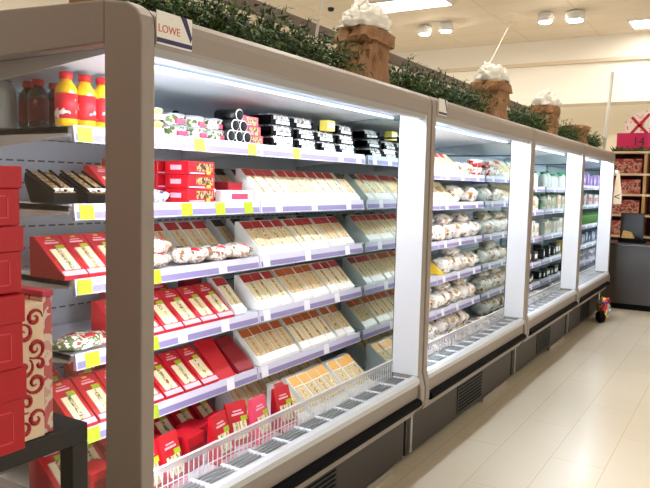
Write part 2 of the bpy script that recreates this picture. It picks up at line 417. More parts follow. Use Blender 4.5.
chiller(1, 1.43, 3.54, Z1, 'nearest chiller of the row with glazed near end, full of red sandwich packs',
        {1: [(1.535, 'y'), (1.90, 'w'), (2.09, 'y'), (2.43, 'y'), (2.78, 'y'), (3.2, 'w'), (3.4, 'w')],
         2: [(1.54, 'y'), (2.02, 'y'), (2.22, 'y'), (2.41, 'y'), (2.64, 'w'), (2.95, 'w'), (3.3, 'w')],
         3: [(1.53, 'y'), (1.85, 'y'), (2.24, 'w'), (2.55, 'w'), (2.9, 'w'), (3.3, 'w')],
         4: [(1.56, 'y'), (1.84, 'y'), (2.0, 'w'), (2.26, 'w'), (2.56, 'w'), (2.9, 'w'), (3.2, 'w')],
         5: [(1.56, 'y'), (1.84, 'y'), (2.3, 'w'), (2.55, 'w'), (3.1, 'w')]}, glazed=True, splits=(2.50,))
Z2 = [1.70, 1.485, 1.205, .95, .70]
chiller(2, 3.555, 5.64, Z2, 'second chiller of the row, with bread rolls in film on its shelves',
        {k: [(4.75, 'w'), (5.05, 'w'), (5.4, 'w')] for k in range(1, 6)}, splits=(4.62,))
Z3 = [1.62, 1.38, 1.10, .83, .60]
chiller(3, 5.655, 7.64, Z3, 'third chiller of the row, stocked with pale cartons and bottles',
        {k: [(6.2, 'w'), (6.7, 'w'), (7.2, 'w')] for k in range(1, 6)}, splits=(6.65,))
Z4 = [1.66, 1.40, 1.13, .86, .62]
chiller(4, 7.655, 9.60, Z4, 'farthest chiller at the end of the row, beside the dark till counter',
        {k: [(8.2, 'w'), (8.7, 'w'), (9.2, 'w')] for k in range(1, 6)}, splits=(8.65,))

# ------------------------------------------------------------ products: makers (local: +X towards the aisle, base at z=0, front at x=0)
def wedge(w, d, h, body, head, fill, bread, style):
    c = MB(); zf = .014
    c.prism([(0, 0), (0, zf), (-d+.022, h), (-d, h), (-d, 0)], -w/2, w/2, body)
    o = c.build('sandwich_pack', None)
    A = Vector((0, 0, zf)); B = Vector((-d+.022, 0, h))
    nrm = Vector((B.z-A.z, 0, A.x-B.x)).normalized()
    def S(t0, t1, y0, y1, th, m, mb):
        p = lambda t, y: A+(B-A)*t+Vector((0, y, 0))+nrm*.0004
        mb.slab(p(t0, y0), p(t0, y1), p(t1, y1), p(t1, y0), th, m)
    if style == 'white':
        S(.76, .985, -w*.45, w*.45, .0012, head, q := MB()); q.build('top_label', o)
        k = MB(); ww = w*.42
        S(.2, .73, -ww, -ww*.22, .004, bread, k); S(.2, .73, -ww*.22, ww*.22, .0055, fill, k); S(.2, .73, ww*.22, ww, .004, bread, k)
        k.build('sandwich', o)
    else:
        k = MB(); ww = w*.32
        S(.13, .64, -ww, -ww*.24, .005, bread, k); S(.13, .64, -ww*.24, ww*.24, .0065, fill, k); S(.13, .64, ww*.24, ww, .005, bread, k)
        k.build('sandwich', o)
        q = MB(); S(.0, .11, -w*.47, w*.47, .0012, M_PINK, q); q.build('base_label', o)
        q = MB(); S(.80, .84, -w*.28, w*.28, .0008, M_PINK, q); S(.87, .89, -w*.2, w*.2, .0008, M_PINK, q); S(.93, .97, -w*.1, w*.1, .0008, mat('gold_print', (226, 180, 60), .4), q); q.build('printed_mark', o)
        q = MB(); S(.66, .75, w*.02, w*.36, .0016, M_YTAG, q); q.build('price_sticker', o)
    return o
def tray_box(w, d, h, m, win=True):
    o = MB().box(-d, 0, -w/2, w/2, .0005, h, m).build('food_box', None, .002, 1)
    if win:
        MB().box(0, .0015, -w*.2, w*.42, h*.28, h*.86, mottle('party_food', [(60, 36, 20), (150, 110, 64), (200, 170, 120), (96, 60, 30)], 60)).build('window', o)
        MB().box(0, .0022, w*.18, w*.32, h*.05, h*.3, M_YTAG if False else mat('gold_print', (226, 180, 60), .4)).build('sticker', o)
        MB().box(0, .0018, -w*.46, w*.1, h*.08, h*.18, M_PINK).build('printed_mark', o)
        MB().box(-d*.75, -d*.3, -w/2-.0012, -w/2, h*.35, h*.7, M_PINK).build('side_mark', o)
    return o
M_SUSHI = mottle('sushi_mix', [(30, 30, 30), (206, 196, 180), (246, 243, 236), (150, 130, 110), (236, 230, 216)], 34, .35, (1, 1, 1), .4, [0, .36, .43, .56, .63])
def sushi_tray(w=.19, d=.12, h=.052):
    r = MB().prism([(-d, 0), (0, 0), (.004, h*.42), (-d-.004, h*.42)], -w/2, w/2, M_BLACK)
    r.box(-d, .002, -w/2, -w/2+.022, 0, h*.8, M_BLACK); r.box(-d, .002, w/2-.012, w/2, 0, h*.7, M_BLACK)
    o = r.build('sushi_tray', None, .003, 1)
    s = MB()
    for i in range(4):
        y = -w/2+.042+i*(w-.074)/3
        for x in (-d*.24, -d*.72): s.blob((x, y, h*.56), (.026, .021, .020), M_SUSHI, i, .2)
    s.build('sushi', o)
    MB().box(.0045, .0056, -w*.3, w*.34, h*.06, h*.36, mottle('sushi_label', [(238, 238, 234), (250, 250, 248), (200, 200, 200)], 30)).build('label_print', o)
    MB().prism([(-d+.004, h*.42), (-.002, h*.42), (-.008, h*.97), (-d+.008, h*.97)], -w/2+.022, w/2-.012, M_FILM).build('lid', o)
    return o
def salad_tub(col, r=.05, h=.06):
    o = MB().lathe([(r*.75, .0005), (r*.8, .004), (r, h*.8), (r*1.04, h*.82)], mottle('tub_salad_'+col, {'green': [(120, 140, 80), (220, 220, 200), (240, 240, 235), (90, 110, 50)], 'yellow': [(244, 208, 90), (250, 226, 150), (232, 180, 70), (250, 240, 200)]}[col], 40, .3), 18).build('salad_tub', None)
    MB().lathe([(r*1.05, h*.82), (r*1.05, h*.9), (r*.9, h)], M_ACRYL, 18).build('lid', o)
    MB().box(r*.86, r*1.03, -r*.5, r*.5, h*.12, h*.5, M_PINK if col == 'yellow' else mat('rose_label', (226, 60, 96), .5)).build('label_sleeve', o)
    return o
def roll_pack():
    o = MB().tube([(-.12, 0, .026), (0, 0, .026)], .026, mat('nori', (20, 22, 20), .35), 16).build('rice_roll', None)
    MB().tube([(0, 0, .026), (.002, 0, .026)], .0255, mat('rice', (240, 236, 226)), 16).build('rice_end', o)
    MB().tube([(.002, 0, .026), (.0045, 0, .026)], .0215, mat('nori_end', (14, 15, 14), .9), 14).build('wrapper_end', o)
    return o
def bottle(body, cap, label, h=.15, r=.033, name='juice_bottle'):
    o = MB().lathe([(r*.9, .0005), (r, .006), (r, h*.66), (r*.92, h*.72), (r*.5, h*.84), (r*.46, h*.88)], body, 18).build(name, None)
    MB().lathe([(r*.6, h*.87), (r*.62, h*.88), (r*.62, h*.985), (r*.5, h)], cap, 16).build('cap', o)
    if label: MB().lathe([(r*1.015, h*.14), (r*1.015, h*.6)], label, 18).build('label_sleeve', o)
    return o
M_WRAPS = mottle('wrapped_sandwich', [(150, 106, 76), (222, 206, 190), (246, 241, 236), (196, 156, 124), (236, 228, 220)], 22, .22, coat=.5)
M_ROLLS = mottle('bagged_rolls', [(150, 104, 60), (226, 200, 160), (248, 242, 234), (255, 252, 248), (200, 160, 112)], 18, .25, coat=.6, pos=[0, .36, .43, .54, .63])
def film_pack(w=.15, d=.13, h=.06, m=None, seed=1, lab=M_RED, name='wrapped_sandwich'):
    o = MB().blob((-d/2, 0, h*.5), (d*.55, w*.55, h*.56), m or M_WRAPS, seed, .16, 2.2, 16, 10, .88).build(name, None)
    for a in (-1, 1):
        s = MB(); s.add([(-d*.7, a*w*.44, h*.4), (-d*.3, a*w*.44, h*.42), (-d*.2, a*w*.60, h*.62), (-d*.5, a*w*.63, h*.72), (-d*.8, a*w*.6, h*.55)], [(0, 1, 2, 3, 4)], M_FILM); s.build('film_end', o)
    if lab: MB().blob((-d*.28, w*.05, h*.62), (d*.24, w*.2, h*.42), lab, seed+2, .08, 2, 10, 8).build('printed_label', o)
    return o
def carton(w, d, h, m, top=None, mark=None):
    o = MB().box(-d, 0, -w/2, w/2, .0005, h, m).build('carton', None, .002, 1)
    if top: MB().prism([(-d, h), (0, h), (-d/2, h+.035)], -w/2, w/2, top).build('gable_top', o)
    if mark: MB().box(0, .0016, -w*.4, w*.4, h*.3, h*.72, mark).build('front_label', o)
    return o
def skillet(tone, w=.105, h=.19):
    """upright card pack with a rounded window, leaning back a little"""
    body = {'red': M_RED, 'pink': mat('rose_card', (232, 70, 100), .45)}[tone]
    x = lambda z: -.06*z/h
    t = .045
    o = MB().prism([(0, .0005), (x(h), h), (x(h)-.012, h), (-t-.03, .0005)], -w/2, w/2, body).build('sandwich_pack', None)
    nx = .001
    k = MB()
    for a, (y0, y1) in enumerate(((-w*.34, -w*.03), (w*.03, w*.34))):
        mid = (y0+y1)/2
        for (p, q, m, th) in ((y0, mid-.006, M_BREAD, .004), (mid-.006, mid+.006, FILL[a], .005), (mid+.006, y1, M_BREAD, .004)):
            k.slab((x(h*.24)+nx, p, h*.24), (x(h*.24)+nx, q, h*.24), (x(h*.6)+nx, q, h*.6), (x(h*.6)+nx, p, h*.6), th, m)
    k.build('sandwich', o)
    q = MB(); q.slab((x(h*.02)+nx, -w*.46, h*.02), (x(h*.02)+nx, w*.46, h*.02), (x(h*.12)+nx, w*.46, h*.12), (x(h*.12)+nx, -w*.46, h*.12), .001, M_PINK); q.build('base_label', o)
    q = MB()
    for (a, b, ww) in ((.74, .78, .3), (.81, .84, .22)):
        q.slab((x(h*a)+nx, -w*ww, h*a), (x(h*a)+nx, w*ww, h*a), (x(h*b)+nx, w*ww, h*b), (x(h*b)+nx, -w*ww, h*b), .0008, M_PINK)
    q.build('printed_mark', o)
    q = MB(); q.slab((x(h*.6)+nx, w*.12, h*.6), (x(h*.6)+nx, w*.46, h*.6), (x(h*.7)+nx, w*.46, h*.7), (x(h*.7)+nx, w*.12, h*.7), .0015, M_YTAG); q.build('price_sticker', o)
    return o
def lay(o, cab, sh, desc, cat, group, y):
    o['category'] = cat; o['group'] = group
    PLACED.append((o, cab, sh, desc, y))
    return o
EPS = .0015
def red_pack(cab, sh, y, z, v=0, x=SHX-.006, s=(1, 1, 1)):
    o = put(('red', v), lambda: wedge(.098, .175, .135, M_RED, M_RED, FILL[v], M_BREAD, 'red'), (x, y, z+EPS), random.uniform(-.03, .03), s)
    lay(o, cab, sh, 'red-carded sandwich wedge', 'sandwich pack', 'red-carded sandwich wedges', y)
def white_pack(cab, sh, y, z, v=0, head='red', x=SHX-.012, s=(1, 1, 1), desc=None):
    hm = {'red': M_REDLAB, 'orange': M_ORANGE, 'teal': mat('teal_label', (40, 150, 150), .5), 'cream': M_BREAD, 'scarlet': M_RED, 'amber': mat('amber_label', (236, 178, 92), .5, noise_amt=.1, noise_scale=80), 'dark': mat('dark_label', (70, 62, 54), .5)}[head]
    nm = desc or {'red': 'white sandwich wedge with brick-red top', 'orange': 'white sandwich wedge with orange top', 'teal': 'white sandwich wedge with teal top', 'cream': 'pale sandwich wedge', 'amber': 'white sandwich wedge with amber top', 'scarlet': 'white sandwich wedge with scarlet top', 'dark': 'dark-topped sandwich wedge'}[head]
    o = put(('white', v, head), lambda: wedge(.082, .165, .150, M_CARD, hm, FILL[v % 4], M_BREAD if v % 2 == 0 else M_BROWNB, 'white'), (x+random.uniform(-.008, .004), y, z+EPS), random.uniform(-.025, .025), s)
    lay(o, cab, sh, nm, 'sandwich pack', 'white-carton sandwich wedges', y)
def film(cab, sh, y, z, x, s=(1, 1, 1), seed=1, kind='wrap', rz=0):
    if kind == 'wrap': o = put(('film', seed), lambda: film_pack(seed=seed), (x, y, z+EPS), rz, s); lay(o, cab, sh, 'film-wrapped sandwich with red print', 'wrapped sandwich', 'film-wrapped sandwiches', y)
    else:
        o = put(('rolls', seed), lambda: film_pack(.17, .15, .10, M_ROLLS, seed, None, 'bag_of_rolls'), (x, y, z+EPS), rz, s)
        lay(o, cab, sh, 'film bag of bread rolls', 'bread', 'bags of bread rolls', y)

# ---- nearest chiller, top shelf
z = Z1[0]
M_YEL = mat('yellow_juice', (238, 190, 20), .2, coat=.6)
M_CAPR = mat('red_cap', (206, 26, 34), .35)
M_BLAB = mottle('red_yellow_label', [(214, 28, 40), (214, 28, 40), (250, 240, 230), (240, 196, 40)], 24, pos=[0, .3, .62, .7])
for y in (1.515, 1.59, 1.665):
    for x in (-1.935,):
        o = put('juice', lambda: bottle(M_YEL, M_CAPR, M_BLAB, .178, .036), (x, y, z+EPS), .4)
        lay(o, 1, 1, 'yellow bottle with red cap', 'bottle', 'yellow bottles with red caps', y)
for x, y in ((-2.10, 1.53), (-2.18, 1.55), (-2.13, 1.62)):
    o = put('cola', lambda: bottle(mat('dark_drink', (44, 20, 18), .15, coat=.6), M_CAPR, mat('dark_red_label', (110, 22, 26), .4), .165, .034, 'drink_bottle'), (x, y, z+EPS))
    lay(o, 1, 1, 'dark drink bottle behind the yellow ones', 'bottle', 'dark drink bottles', y-x)
tag(put('water', lambda: bottle(mat('clear_bottle', (176, 190, 190), .12, coat=.6), mat('grey_cap', (70, 74, 78), .4), None, .19, .042, 'water_bottle'), (-2.26, 1.515, z+EPS)),
    'large clear bottle with grey cap at far left behind the end glass', 'bottle')
for y, k in ((1.89, 'yellow'),):
    for i in range(2):
        o = put('tub'+k, lambda: salad_tub(k, .05, .05), (SHX-.07, y, z+EPS+i*.0512)); tag(o, 'yellow tub with pink sleeve, %s of the two' % ('lower', 'upper')[i], 'tub', 'yellow tubs')
for j, y in enumerate((2.01, 2.12, 2.235)):
    for i in range(2):
        o = put('tubgreen', lambda: salad_tub('green', .052, .045), (SHX-.065-.01*i, y, z+EPS+i*.0462), .3*j)
        lay(o, 1, 1, ('lower ', 'upper ')[i]+'clear salad tub with rose label', 'salad tub', 'clear salad tubs', y)
for y in (2.02, 2.14, 2.26):
    o = put('blackcone', lambda: MB().lathe([(.012, .0005), (.02, .05), (.024, .12), (.01, .135)], M_BLACK, 12).build('pepper_mill'), (-2.16, y, z+EPS))
    o.name = 'black_pot'; lay(o, 1, 1, 'slim black pot behind salad tubs', 'pot', 'slim black pots', y)
for (dy, dz, t_) in ((-.055, 0, 'bottom'), (0, 0, 'bottom'), (.055, 0, 'bottom'), (-.0275, .046, 'upper'), (.0275, .046, 'upper'), (.0, .092, 'topmost')):
    o = put('roll', roll_pack, (SHX-.02, 2.365+dy, z+EPS+dz)); lay(o, 1, 1, t_+' black rice roll of the pile', 'rice roll', 'black rice rolls', 2.365+dy)
for i in range(3):
    o = put('redbox_small', lambda: tray_box(.15, .13, .042, mat('rose_card', (232, 70, 100)), True), (SHX-.055-.01*i, 2.51, z+EPS+i*.0432), .05*i)
    tag(o, '%s rose-red box in the stack beside the black rice rolls' % ('bottom', 'middle', 'top')[i], 'food box', 'rose-red boxes on the top shelf')
for j, (y, n) in enumerate(((2.72, 3), (2.92, 3), (3.12, 2), (3.33, 3))):
    for i in range(n):
        o = put('sushi', sushi_tray, (SHX-.03-.012*i, y+.008*((i*7+j) % 3-1), z+EPS+i*.0535), .04*((i+j) % 3-1), (1, .98, 1))
        tag(o, '%s black sushi tray in the %s stack from left, nearest chiller' % ((ORD[i]+' from bottom'), ORD[j]), 'sushi tray', 'black sushi trays')
tag(put('yellowpack', lambda: carton(.075, .05, .055, mat('yellow_card', (232, 212, 96), .5), None, M_CARD), (SHX-.012, 3.12, z+EPS+.108)), 'small yellow carton on top of the black sushi trays', 'carton')

# ---- second shelf
z = Z1[1]
for i, (y, x) in enumerate(((1.53, -1.96), (1.645, -1.93))):
    def mk():
        r = MB().prism([(0, .0005), (.004, .03), (-.15, .105), (-.155, .075), (-.12, .0005)], -.05, .05, M_BLACK).build('food_tray', None, .003)
        r2 = MB(); r2.slab((-.005, -.042, .036), (-.005, .042, .036), (-.14, .042, .102), (-.14, -.042, .102), .004, mottle('party_food', [(60, 36, 20)])); r2.build('food', r)
        for k in range(3): MB().lathe([(.010, .0), (.013, .012)], M_WHITE, 12, (-.018, -.03+.03*k, .040)).build('dip_cup', r)
        f = MB()
        for (a, b, c_, d_) in ((-.05, -.042, 0, 1), (.042, .05, 0, 1), (-.003, .003, 0, 1)): f.slab((-.001, a, .0395), (-.001, b, .0395), (-.146, b, .1085), (-.146, a, .1085), .006, M_BLACK)
        f.build('lid_frame', r)
        return r
    o = put('blacktray', mk, (x, y, z+EPS)); lay(o, 1, 2, 'tilted black food tray', 'food tray', 'tilted black food trays', y)
red_pack(1, 2, 1.745, z, 2, SHX-.03); red_pack(1, 2, 1.85, z, 0, SHX-.09)
o = put('bluetray', lambda: film_pack(.12, .12, .05, mottle('blue_white_pack', [(60, 80, 130), (236, 240, 244), (190, 200, 216), (250, 250, 250)], 20, .25), 5, None, 'wrapped_tray'), (SHX-.015, 1.905, z+EPS))
tag(o, 'blue and white film-wrapped tray left of the red boxes', 'wrapped tray')
for row, (x, y) in enumerate(((SHX-.012, 2.12), (SHX-.15, 2.09), (SHX-.16, 1.93))):
    for i in range(3):
        o = put('redbox', lambda: tray_box(.16, .125, .054, M_RED), (x, y, z+EPS+i*.0552), (.02, 0, .03)[i])
        tag(o, '%s red party-food box in the %s, second shelf, nearest chiller' % (('bottom', 'middle', 'top')[i], ('front stack', 'stack behind the front one', 'back left stack')[row]), 'food box', 'red party-food boxes')
film(1, 2, 2.275, z, SHX-.09, (.9, .8, 1.1), 2)
o = put('whitebox', lambda: tray_box(.17, .07, .05, M_CARD, False), (SHX-.012, 2.37, z+EPS)); MB().box(0, .0016, -.06, .05, .012, .036, mat('rose_label', (226, 60, 96), .5)).build('printed_label', o)
tag(o, 'low white tray box with red print, right of the red boxes', 'food box')
o = put('dredbox', lambda: carton(.10, .09, .085, M_DRED, None, M_RED), (SHX-.09, 2.43, z+EPS)); tag(o, 'dark red carton behind the low white tray box', 'carton')
def run(sh, y, groups, cab=1, x=SHX-.012, pitch=.0855, gap=.03):
    """packs side by side; groups: (count, label colour)"""
    zz = {1: Z1, 2: Z2, 3: Z3, 4: Z4}[cab][sh-1]; v = sh
    for n, head in groups:
        for _ in range(n):
            white_pack(cab, sh, y+.043, zz, v % 4, head, x); y += pitch
        v += 1; y += gap
run(2, 2.535, [(3, 'red'), (3, 'red'), (3, 'red'), (1, 'dark')], gap=.02)
run(3, 2.53, [(4, 'red'), (3, 'red'), (3, 'red')], gap=.012)
for sh in (2, 3):
    for y in (2.60, 2.75, 2.95, 3.15, 3.33):
        white_pack(1, sh, y, Z1[sh-1], 1, 'dark', SHX-.205, desc='back-row dark-topped sandwich wedge')
# ---- third shelf
z = Z1[2]
for i, y in enumerate((1.515, 1.615, 1.715, 1.815)): red_pack(1, 3, y, z, i % 2, SHX-.02)
for i, (y, x) in enumerate(((1.92, SHX-.01), (1.90, SHX-.15))): film(1, 3, y, z, x, (1, .8, 1), 1+i, rz=.2)
film(1, 3, 1.92, z+.058, SHX-.02, (.9, .8, .9), 3)
for i, y in enumerate((2.10, 2.27, 2.42)): film(1, 3, y, z, SHX-.0, (1.1, 1.12, 1.05), 1+i % 3, rz=.15*i)
for i, y in enumerate((2.055, 2.14, 2.245, 2.33, 2.415)): white_pack(1, 3, y, z, 1, 'red', SHX-.165, (1, .98, 1), desc='back-row sandwich wedge with brick-red top')
# ---- fourth shelf
z = Z1[3]
o = put('flatwrap', lambda: film_pack(.2, .12, .05, mottle('salad_wrap', [(200, 40, 50), (236, 220, 190), (110, 120, 70), (248, 240, 226)], 20, .25), 9, M_RED, 'wrapped_roll'), (SHX-.02, 1.58, z+EPS)); tag(o, 'wrapped salad roll with red label behind the end glass', 'wrapped sandwich')
for i, y in enumerate((1.755, 1.86, 1.965, 2.07, 2.175, 2.28)): red_pack(1, 4, y, z, (0, 0, 3, 0, 1, 0)[i])
for i, y in enumerate((1.92, 2.04, 2.16)): red_pack(1, 4, y, z, 0, SHX-.195, (.8, 1, 1.1))
o = put('dredback', lambda: carton(.12, .04, .17, M_DRED), (-2.16, 2.38, z+EPS)); tag(o, 'tall dark red card divider behind the fourth-shelf sandwiches', 'carton')
run(4, 2.37, [(1, 'red')], x=SHX-.03)
run(4, 2.53, [(3, 'red'), (4, 'orange'), (3, 'red')], gap=.02)
# ---- lowest shelf
z = Z1[4]
for i, y in enumerate((1.54, 1.647, 1.754, 1.861, 1.968, 2.075, 2.182)): red_pack(1, 5, y, z, (0, 3, 0, 3, 0, 0, 3)[i])
for i, y in enumerate((1.60, 1.75, 1.90, 2.05)): red_pack(1, 5, y, z, 0, SHX-.195, (.8, 1, 1.1))
def red_ramp():
    o = MB().prism([(0, .0005), (-.14, .15), (-.155, .15), (-.03, .0005)], -.055, .055, M_RED).build('card_display_tray', None)
    MB().prism([(-.02, .002), (-.15, .002), (-.15, .14)], .055, .057, M_RED).build('side_card', o)
    return o
tag(put('ramp', red_ramp, (SHX-.015, 2.30, z+EPS)), 'empty red card display tray right of the red sandwiches', 'display tray')
o = put('dredtri', lambda: wedge(.11, .17, .135, M_DRED, M_DRED, FILL[0], M_BREAD, 'white'), (SHX-.012, 2.43, z+EPS)); 
for ch in list(o.children):
    if ch.name.startswith('sandwich'): bpy.data.objects.remove(ch)
o.name = 'card_display_tray'; tag(o, 'dark red sloping card pack left of the orange-topped wedges', 'display tray')
run(5, 2.53, [(4, 'orange'), (4, 'orange'), (2, 'orange')], gap=.025)
# ---- bottom deck
z = .478
for i, (x, y, tone, rz) in enumerate(((-1.71, 1.60, 'red', 0), (-1.71, 1.71, 'red', .1), (-1.71, 1.82, 'red', .1), (-1.705, 2.10, 'red', .12), (-1.74, 2.235, 'red', -.2), (-1.705, 2.36, 'pink', .05), (-1.71, 2.535, 'red', -.1))):
    o = put('skillet'+tone, lambda: skillet(tone), (x, y, z+EPS), rz); lay(o, 1, 6, ('upright red sandwich pack' if tone == 'red' else 'upright pink sandwich pack'), 'sandwich pack', 'upright sandwich packs', y)
for i, (x, y, h) in enumerate(((-1.86, 1.60, .11), (-1.86, 1.74, .12), (-1.86, 1.88, .12), (-1.77, 1.975, .14), (-1.87, 2.13, .11), (-1.87, 2.30, .10))):
    o = put('redcarton', lambda: carton(.11, .10, .14, M_RED, None, M_DRED), (x, y, z+EPS), .05*i, (1, 1, h/.14)); lay(o, 1, 6, 'plain red carton', 'carton', 'red cartons on the deck', y)
for i in range(7):
    y = 1.56+.13*i
    o = put(('red', 0), None, (-1.97, y, z+EPS), 0, (1, 1.1, 1.1)); lay(o, 1, 6, 'back-row red-carded sandwich wedge', 'sandwich pack', 'red-carded sandwich wedges', y)
yy = 2.66
for n, head in ((1, 'red'), (4, 'amber'), (3, 'amber')):
    for k in range(n):
        white_pack(1, 6, yy, z, 3, head, -1.695, (1.25, 1, 1.1)); yy += .0865
    yy += .03
for i in range(9): white_pack(1, 6, 2.46+.09*i+.05, z, 1, 'orange', -1.90, (1.2, 1, 1.3), desc='back-row wedge with orange top')

# ---- second chiller (only its far half can be seen past the first chiller's end panel)
for i, (y, hd) in enumerate(((4.40, 'cream'), (4.49, 'cream'), (4.58, 'teal'), (4.67, 'cream'), (4.76, 'cream'), (4.85, 'scarlet'), (4.94, 'scarlet'), (5.03, 'cream'))):
    white_pack(2, 1, y, Z2[0], i % 4, hd, s=(1, 1, 1))
for i, y in enumerate((5.15, 5.28)): film(2, 1, y, Z2[0], SHX-.015, (1, .7, .9), 1+i, 'rolls')
for j, y in enumerate((5.43, 5.535)):
    for i in range(2):
        o = put('redtub', lambda: (lambda q: (MB().lathe([(.047, .052), (.047, .062)], M_CARD, 16).build('lid', q), q)[1])(MB().lathe([(.036, .0005), (.044, .052)], mottle('red_tub', [(190, 50, 40), (236, 210, 200), (170, 40, 36)], 14), 16).build('dip_tub')), (SHX-.06, y, Z2[0]+EPS+i*.0635))
        lay(o, 2, 1, ('lower', 'upper')[i]+' red tub with white lid', 'tub', 'red tubs', y)
for i, y in enumerate((4.40, 4.49, 4.58, 4.67, 4.76, 4.85, 4.94)): white_pack(2, 2, y, Z2[1], (0, 3, 0, 1)[i % 4], 'cream')
for i, y in enumerate((5.09, 5.26, 5.43)): film(2, 2, y, Z2[1], SHX-.02-.06*(i%2), (1, .95, 1.2), 1+i % 3, 'rolls')
for sh in (3, 4, 5):
    for i in range(7):
        y = 4.37+.183*i
        if sh == 4 and i in (0, 1, 2): continue
        film(2, sh, y, Z2[sh-1], SHX-.01, (1, .95, 1.15), 1+(i+sh) % 3, 'rolls', .2*((i*5+sh) % 3-1))
        if i % 2 == sh % 2 and i < 6:
            o = put(('rolls', 1), None, (SHX-.05, y+.06, Z2[sh-1]+EPS+.105), .3, (.9, .85, .8)); lay(o, 2, sh, 'upper film bag of rolls', 'bread', 'bags of bread rolls', y+.06)
def ysign():
    o = MB().prism([(0, .0005), (-.17, .13), (-.17, .0005)], -.008, .008, mat('sign_yellow', (240, 196, 40), .45)).build('shelf_divider_sign'); return o
tag(put('ysign', ysign, (SHX+.0, 4.77, Z2[3]+EPS), -.1), 'yellow triangular card among the bread rolls in the second chiller', 'sign')
for i, y in enumerate((4.15, 4.35, 4.56, 4.78, 5.0, 5.22, 5.43)):
    o = put('baguette', lambda: film_pack(.2, .13, .075, mottle('baguette_wrap', [(120, 80, 44), (210, 184, 140), (246, 240, 230), (90, 50, 30)], 16, .25, coat=.5), 4, mat('purple_label', (96, 60, 150), .5), 'wrapped_baguette'), (-1.71, y, .478+EPS), .15*(i % 3-1), (1, .92, 1))
    lay(o, 2, 6, 'wrapped roll with purple label', 'bread', 'wrapped rolls on the deck', y)
for i in range(6): film(2, 6, 4.2+.22*i, .478, -1.88, (1.1, 1.1, 1.3), 1+i % 3, 'rolls')

# ---- third and farthest chillers: seen mostly by reflection in their end mirrors
M_MILK = mat('milk_bottle', (238, 238, 230), .35); M_GCAP = mat('green_cap', (40, 140, 80), .4)
def milk(cab, sh, y, zz, cap, desc, mk='milk', body=M_MILK, lab=None, s=(1, 1, 1), x=SHX-.06):
    o = put((mk,), lambda: bottle(body, cap, lab, .17, .042, 'drink_bottle'), (x-random.uniform(0, .05), y, zz+EPS), 0, (s[0], s[1], random.uniform(.86, 1.1))); lay(o, cab, sh, desc, 'bottle', desc+'s', y)
def cart(cab, sh, y, zz, mk, m, mark, desc, h=.16, w=.10, x=SHX-.02, s=(1, 1, 1)):
    o = put((mk,), lambda: carton(w, .09, h, m, None, mark), (x-random.uniform(0, .06), y, zz+EPS), random.uniform(-.12, .12), (1, random.uniform(.8, 1.), random.uniform(.75, 1.1))); lay(o, cab, sh, desc, 'carton', desc+'s', y)
GREENL = mat('green_label', (70, 140, 80), .5)
for k in range(14):
    y = 5.84+k*.122
    if y > 7.5: break
    milk(3, 1, y, Z3[0], M_GCAP, 'white bottle with green cap')
    if k % 2: milk(3, 2, y, Z3[1], M_GCAP, 'pale green-labelled bottle', 'milk2', M_MILK, mat('pale_green_label', (190, 208, 170), .5))
    else: cart(3, 2, y, Z3[1], 'creamcarton', mat('cream_card', (238, 226, 206), .5), mat('peach_label', (220, 160, 130), .5), 'cream carton with peach label')
    cart(3, 3, y, Z3[2], 'whitecarton', M_CARD, mat('peach_label', (220, 160, 130), .5) if k % 2 else mat('sand_label', (214, 196, 160), .5), 'white carton with pale label', .15)
    if k in (5, 6): cart(3, 4, y, Z3[3], 'yellowcarton', mat('yellow_pack', (236, 206, 100), .5), M_CARD, 'yellow carton', .14)
    else: cart(3, 4, y, Z3[3], 'greycarton', mat('dark_card', (60, 58, 60), .5), M_CARD, 'dark carton with white label', .13)
    cart(3, 5, y, Z3[4], 'blackpack', mat('charcoal_card', (46, 46, 50), .5), M_CARD, 'charcoal pack with white label', .09)
for k in range(7):
    o = put('sushi', sushi_tray, (-1.71, 5.95+.22*k, .478+EPS), .1*(k % 3-1), (1.3, 1.05, 1.3)); lay(o, 3, 6, 'black tray', 'food tray', 'black trays on the deck', 5.95+.22*k)
PURP = mat('lilac_pack', (176, 140, 196), .5); PNK = mat('rose_pack', (206, 90, 96), .5)
for k in range(14):
    y = 7.83+k*.122
    if y > 9.5: break
    cart(4, 1, y, Z4[0], 'lilac', PURP, mat('pale_lilac', (214, 196, 226), .5), 'lilac carton', .16)
    cart(4, 2, y, Z4[1], 'greybox', mat('pale_grey_pack', (196, 190, 184), .5), PNK, 'grey carton with rose label', .14)
    o = put('greentub', lambda: bottle(mat('leaf_green_pack', (96, 160, 70), .5), M_GCAP, None, .15, .045, 'drink_bottle'), (SHX-.06, y, Z4[2]+EPS)); lay(o, 4, 3, 'green bottle', 'bottle', 'green bottles', y)
    cart(4, 4, y, Z4[3], 'bluecarton', mat('slate_blue_pack', (120, 136, 170), .5), mat('pale_blue', (180, 190, 210), .5), 'blue carton', .15)
    cart(4, 5, y, Z4[4], 'indigopack', mat('white_pack', (232, 230, 236), .5), mat('indigo_label', (70, 50, 130), .5), 'white pack with indigo label', .12)

for d in set((c, s, ds) for _, c, s, ds, _ in PLACED):
    it = sorted([p for p in PLACED if p[1:4] == d], key=lambda p: p[4])
    for i, p in enumerate(it):
        pre = ORD[i]+' ' if len(it) > 1 else ''
        p[0]['label'] = '%s%s%s, %s, %s' % (pre, d[2], ' from left' if len(it) > 1 else '', SHN[d[1]], CAB[d[0]])

